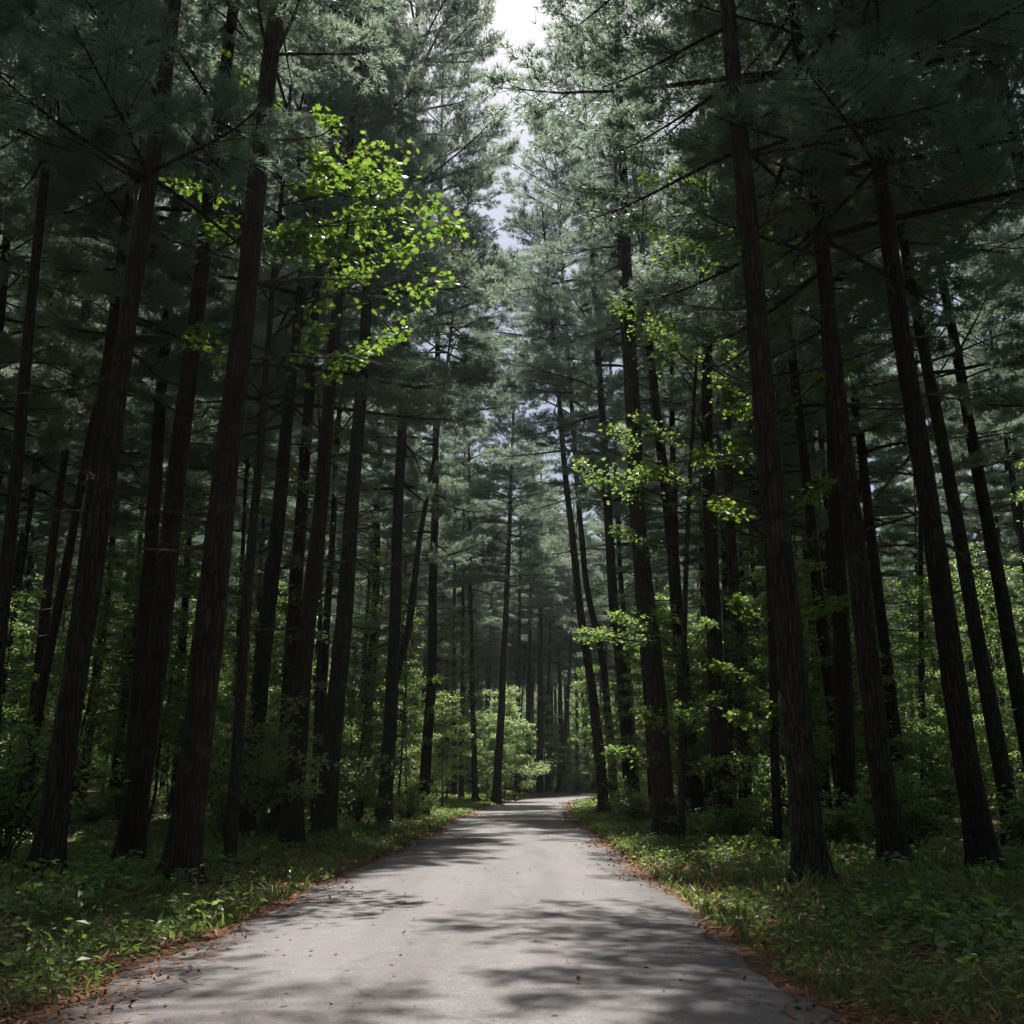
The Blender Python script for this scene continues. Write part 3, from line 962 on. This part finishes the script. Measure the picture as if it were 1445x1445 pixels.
a = me.attributes.new('edge', 'FLOAT', 'POINT'); a.data.foreach_set('value', edge.astype(np.float32))
single('ground', me, 'structure')

# road ribbon with a ragged edge
pl = [ROAD[0]]
for a_, b_ in zip(ROAD[:-1], ROAD[1:]):
    n = max(1, int(np.linalg.norm(b_ - a_) / .35))
    for k in range(1, n + 1): pl.append(a_ + (b_ - a_) * k / n)
pl = np.array(pl)
tg = unit(np.gradient(pl, axis=0)); nm = np.stack([tg[:, 1], -tg[:, 0]], 1)
r3 = np.random.default_rng(8)
s_ = np.arange(len(pl)) * .35


def wob(o):
    return .07 * np.sin(s_ * .8 + o) + .05 * np.sin(s_ * 2.3 + 2 * o) + .035 * r3.standard_normal(len(pl))


eL = -(HALF + wob(.5)); eR = HALF + wob(2.2)
cols = 9
rows = []
for c in range(cols):
    w = c / (cols - 1)
    off = eL + (eR - eL) * w
    p = pl + nm * off[:, None]
    crown_ = .05 * (1 - (2 * w - 1) ** 2) + .012
    rows.append(np.stack([p[:, 0], p[:, 1], rise(pl[:, 1]) + crown_], 1))
skL = rows[0] + np.concatenate([-nm * .03, np.full((len(pl), 1), -.10)], 1)
skR = rows[-1] + np.concatenate([nm * .03, np.full((len(pl), 1), -.10)], 1)
G = np.stack([skL] + rows + [skR], 1)
nn, cc = G.shape[:2]
i = np.arange(nn - 1)[:, None] * cc + np.arange(cc - 1)[None]
Tr = np.concatenate([np.stack([i, i + 1, i + cc + 1], -1).reshape(-1, 3), np.stack([i, i + cc + 1, i + cc], -1).reshape(-1, 3)])
mb = MB(); mb.add(G.reshape(-1, 3), Tr, 0, True)
single('road', mb.mesh('road', [M_ROAD]), 'structure')


def along(n, seed, lo, hi, s0=5, s1=100, power=1.5, bias=1.0):
    """random points beside the road: offset lo..hi from the edge, both sides"""
    r = np.random.default_rng(seed)
    cum = np.concatenate([[0], np.cumsum(np.linalg.norm(np.diff(pl, axis=0), axis=1))])
    base = np.interp(0, pl[:200, 1], cum[:200])
    s = base + s0 + (s1 - s0) * r.random(n) ** power
    x = np.interp(s, cum, pl[:, 0]); y = np.interp(s, cum, pl[:, 1])
    tx = np.interp(s, cum, tg[:, 0]); ty = np.interp(s, cum, tg[:, 1])
    off = lo + (hi - lo) * r.random(n) ** bias
    off = (HALF + off) * np.where(r.random(n) < .5, -1, 1)
    return x + ty * off, y - tx * off, r


# grass
x, y, r = along(95000, 31, .12, 7.0, 4, 85, 1.5, 1.25)
clump = np.sin(x * 1.9 + 2 * np.sin(y * .8)) * np.sin(y * 1.3 + 1.7 * np.sin(x * .9)) + .5 * r.standard_normal(len(x))
keep_ = clump > .02
x, y = x[keep_], y[keep_]
z = ground(x, y)
n = len(x)
hgt = (.05 + .17 * r.random(n) ** 1.6) * (1 + .5 * (road_dist(x, y) > 4.2))
th = r.random(n) * 6.283; wd = (.006 + .0009 * y)
ln = .55 * r.standard_normal((n, 2)) * hgt[:, None]
P = np.stack([x, y, z - .01], 1)
sd = np.stack([np.cos(th), np.sin(th), 0 * th], 1) * wd[:, None]
mid = P + np.stack([ln[:, 0] * .35, ln[:, 1] * .35, hgt * .6], 1)
tip = P + np.stack([ln[:, 0], ln[:, 1], hgt], 1)
Vg = np.stack([P - sd, P + sd, mid + sd * .7, mid - sd * .7, tip], 1)
Tt = np.array([(0, 1, 2), (0, 2, 3), (3, 2, 4)])[None] + (np.arange(n) * 5)[:, None, None]
mb = MB(); mb.add(Vg.reshape(-1, 3), Tt.reshape(-1, 3))
single('grass', mb.mesh('grass', [M_GRASS]), 'stuff', 'short shaded grass on both road verges', 'grass')

# low broad-leaved weeds along the verge
x, y, r = along(1500, 32, .25, 3.4, 5, 70, 1.3, 1.5)
keep_ = (np.sin(x * 1.1 + y * .5) + np.sin(y * .77 + 1)) > -.5
x, y = x[keep_], y[keep_]
z = ground(x, y)
mb = MB()
n = len(x)
per = 16
idx = np.repeat(np.arange(n), per)
P = np.stack([x[idx], y[idx], z[idx]], 1)
j = r.standard_normal((n * per, 3)) * np.array([.13, .13, .0])
hh = (.05 + .20 * r.random(n))[idx] * (.4 + .8 * r.random(n * per))
P = P + j; P[:, 2] += hh
rng = np.random.default_rng(77)
leaves(mb, P, unit(j + 1e-4) * 1.0, .085, OVAL_T, .5, 0, .1)
single('weeds', mb.mesh('weeds', [M_SHRUB]), 'stuff', 'low leafy weeds along the road edges', 'weeds')

# ferny ground cover deeper in the wood
r = np.random.default_rng(35)
n = 5200
y = 9 + 80 * r.random(n) ** 1.2; x = (2 * r.random(n) - 1) * (y * .58 + 2)
ok = (road_dist(x, y) > 4.4) & (np.sin(x * .9 + 1.5 * np.sin(y * .5)) + np.sin(y * .63 + x * .3) + .5 * r.standard_normal(n) > -.35)
x, y = x[ok], y[ok]; n = len(x); z = ground(x, y)
per = 14
idx = np.repeat(np.arange(n), per)
j = r.standard_normal((n * per, 3)) * np.array([.28, .28, 0])
P = np.stack([x[idx], y[idx], z[idx] + .04 + .32 * r.random(n * per) * r.random(n)[idx]], 1) + j
mb = MB(); leaves(mb, P, unit(j + 1e-4), .14, DIAM_T, .4, 0, .1)
single('ground_cover', mb.mesh('ground_cover', [M_SHRUB]), 'stuff', 'leafy ground cover under the pines', 'ground cover')

# dry needles and scraps along the road's edges
x, y, r = along(42000, 33, -.9, 1.1, 4, 95, 1.35, 1.0)
rd = road_dist(x, y)
keep_ = r.random(len(x)) < np.exp(-((rd - HALF - .05) / (.30 + .28 * np.sin(y * .53 + 1) * np.sin(y * .21 + x)))  ** 2) * (.35 + .65 * (np.sin(y * .9) * np.sin(y * .37 + x) > -.3))
x, y, rd = x[keep_], y[keep_], rd[keep_]
n = len(x)
on = rd < HALF - .02
z = np.where(on, rise(y) + .05 * (1 - (rd / HALF) ** 2) + .018, np.maximum(ground(x, y), rise(y)) + .016) + .012 * r.random(n)
th = r.random(n) * 6.283
L = (.05 + .08 * r.random(n)) * (1 + y * .012); w = (.004 + .0007 * y)
d2 = np.stack([np.cos(th), np.sin(th), .25 * r.standard_normal(n)], 1) * L[:, None] / 2
sd = np.stack([-np.sin(th), np.cos(th), 0 * th], 1) * w[:, None]
P = np.stack([x, y, z], 1)
Vn = np.stack([P - d2 - sd, P - d2 + sd, P + d2 + sd, P + d2 - sd], 1)
Tt = np.array([(0, 1, 2), (0, 2, 3)])[None] + (np.arange(n) * 4)[:, None, None]
mb = MB(); mb.add(Vn.reshape(-1, 3), Tt.reshape(-1, 3))
single('needle_litter', mb.mesh('needle_litter', [M_LITTER]), 'stuff', 'rust brown dry needles along the road edges', 'litter')

# fallen twigs and a few scraps lying on the road and verges
FALLEN = ['bare grey branch fallen on the grass verge', 'branches fallen on the verges']
r = np.random.default_rng(61)
for k in range(16):
    y = 8 + 34 * r.random(); sd_ = -1 if r.random() < .5 else 1
    x = float(np.interp(y, pl[:, 1], pl[:, 0])) + sd_ * (HALF + .7 + 3.2 * r.random())
    me_ = DEADS[k % 5]
    o = single('fallen_branch', me_, None, FALLEN[0], 'branch', FALLEN[1])
    o.location = (x, y, gz(x, y) + .05)
    o.rotation_euler = (r.random() * 6.28, .05, r.random() * 6.28)
    L = .8 + 1.3 * r.random()
    o.scale = (L, L, L)
n = 1000
y = 5 + 60 * r.random(n) ** 1.4
x = np.interp(y, pl[:, 1], pl[:, 0]) + (2 * r.random(n) - 1) * HALF * .96
rd = road_dist(x, y)
z = rise(y) + .05 * (1 - (rd / HALF) ** 2) + .020
rng = np.random.default_rng(62)
mb = MB()
leaves(mb, np.stack([x, y, z], 1), np.stack([rng.standard_normal(n), rng.standard_normal(n), 0 * x], 1), .035 + .03 * rng.random(n) ** 2, DIAM_T, .12, 0, 0)
single('fallen_leaves', mb.mesh('fallen_leaves', [M_LITTER]), 'stuff', 'small brown scraps of leaves strewn over the road', 'fallen leaves')

x, y, r = along(26000, 36, .2, 6.5, 4, 60, 1.4, 1.1)
z = ground(x, y) + .012 + .03 * r.random(len(x))
n = len(x); th = r.random(n) * 6.283
L = (.05 + .09 * r.random(n)) * (1 + y * .012); w = (.004 + .0008 * y)
d2 = np.stack([np.cos(th), np.sin(th), .3 * r.standard_normal(n)], 1) * L[:, None] / 2
sd = np.stack([-np.sin(th), np.cos(th), 0 * th], 1) * w[:, None]
P = np.stack([x, y, z], 1)
Vn = np.stack([P - d2 - sd, P - d2 + sd, P + d2 + sd, P + d2 - sd], 1)
Tt = np.array([(0, 1, 2), (0, 2, 3)])[None] + (np.arange(n) * 4)[:, None, None]
mb = MB(); mb.add(Vn.reshape(-1, 3), Tt.reshape(-1, 3))
single('forest_litter', mb.mesh('forest_litter', [M_LITTER]), 'stuff', 'dry needles strewn under the pines', 'litter')

# the wood that goes on all round as one mass (far beyond the bend, and unseen beside and behind the viewer, added to block skylight)
r = np.random.default_rng(40)
mb = MB()
cnt = 0
TP, TS = [], []
pts = []
while len(pts) < 430:
    if r.random() < .62:
        y = 122 + 50 * r.random(); x = (2 * r.random() - 1) * (y * .64 + 4)
    else:
        y = -40 + 165 * r.random(); x = (2 * r.random() - 1) * 70
        if y > -4 and abs(x) < y * .60 + 6: continue
        if y < -4 and abs(x - -.8) < 5.5: continue
    if road_dist(x, y)[0] < 5.5: continue
    if any((x - a) ** 2 + (y - b) ** 2 < 7 for a, b in pts): continue
    pts.append((x, y))
wl = MB()
rng = np.random.default_rng(41)
for x, y in pts:
    z = gz(x, y); H = 27 + 9 * r.random()
    mb.tube(np.array([(x, y, z - .3), (x + .2 * r.standard_normal(), y, z + 14), (x + .4 * r.standard_normal(), y, z + H)]), [.30, .2, .03], 7, 0)
    K = 2300
    h = r.random(K) ** .85
    layer = np.round(h * 22) / 22 + .008 * r.standard_normal(K)
    rad = 4.4 * (1 - layer) ** .75 * np.sqrt(r.random(K)) + .2
    a_ = r.random(K) * 6.283
    a_ = a_ + .3 * np.sin(a_ * 5 + layer * 60)
    P = np.stack([x + rad * np.cos(a_), y + rad * np.sin(a_), z + 12 + layer * (H - 12) + .12 * rad], 1)
    D = np.stack([np.cos(a_), np.sin(a_), .3 + 0 * a_], 1)
    tufts(mb, P, D, 3, .6, .13, .8, 1)
    K = 520
    P = np.stack([x + 2.4 * r.standard_normal(K), y + 2.4 * r.standard_normal(K), z + 9 * r.random(K) ** 1.6], 1)
    leaves(mb, P, r.standard_normal((K, 3)), .35, DIAM_T, .6, 2)
single('distant_and_shading_woods', mb.mesh('distant_and_shading_woods', [M_BARK, M_NEEDLE, M_SHRUB]), 'stuff', 'mass of pines closing the view far beyond the bend, plus unseen pines behind the viewer adding shade', 'woods')

# ------------------------------------------------------------------ light
sun_d = bpy.data.lights.new('sun', 'SUN')
sun_d.energy = 5.0
sun_d.angle = R(.53)
sun_d.color = (1, .95, .87)
sun = bpy.data.objects.new('sun', sun_d)
COL.objects.link(sun)
sun.rotation_mode = 'QUATERNION'
sun.rotation_quaternion = SUNV.to_track_quat('Z', 'Y')
sun.location = (-10, 60, 80)

w = bpy.data.worlds.new('World')
scene.world = w
w.use_nodes = True
nt = w.node_tree
bg = nt.nodes['Background']
sky = nt.nodes.new('ShaderNodeTexSky')
sky.sky_type = 'NISHITA'
sky.sun_disc = False
sky.sun_elevation = SUN_EL
sky.sun_rotation = SUN_AZ % (2 * math.pi)
sky.air_density = 1.0
sky.dust_density = 4.2
nt.links.new(sky.outputs[0], bg.inputs[0])
bg.inputs[1].default_value = .054

vs = scene.view_settings
scene.display_settings.display_device = 'sRGB'
vs.view_transform = 'Standard'
vs.look = 'None'
vs.gamma = 1
vs.exposure = 1.18
c = scene.cycles
c.max_bounces = 5
c.diffuse_bounces = 3
c.glossy_bounces = 2
c.transmission_bounces = 3
c.transparent_max_bounces = 4
c.sample_clamp_indirect = 4
c.use_denoising = True
try:
    c.denoiser = 'OPENIMAGEDENOISE'
    c.denoising_input_passes = 'RGB_ALBEDO_NORMAL'
    c.denoising_prefilter = 'ACCURATE'
except Exception as e:
    print(e)

# ------------------------------------------------------------------ the hazy air under the trees
hb = MB()
x0, x1, y0, y1, z0, z1 = -720, 720, -520, 1220, -2.0, 62.0
Vh = [(x, y, z) for z in (z0, z1) for y in (y0, y1) for x in (x0, x1)]
Th = [(0, 2, 3), (0, 3, 1), (4, 5, 7), (4, 7, 6), (0, 1, 5), (0, 5, 4), (2, 6, 7), (2, 7, 3), (0, 4, 6), (0, 6, 2), (1, 3, 7), (1, 7, 5)]
hb.add(Vh, Th)
mh, nth, oh = newmat('haze')
pv = nth.nodes.new('ShaderNodeVolumePrincipled')
pv.inputs['Color'].default_value = (.86, .92, 1, 1)
pv.inputs['Density'].default_value = .00022
pv.inputs['Anisotropy'].default_value = .35
nth.links.new(pv.outputs[0], oh.inputs['Volume'])
hz = single('haze', hb.mesh('haze', [mh]), 'stuff', 'thin bluish haze between the pines', 'haze')
c.volume_bounces = 0
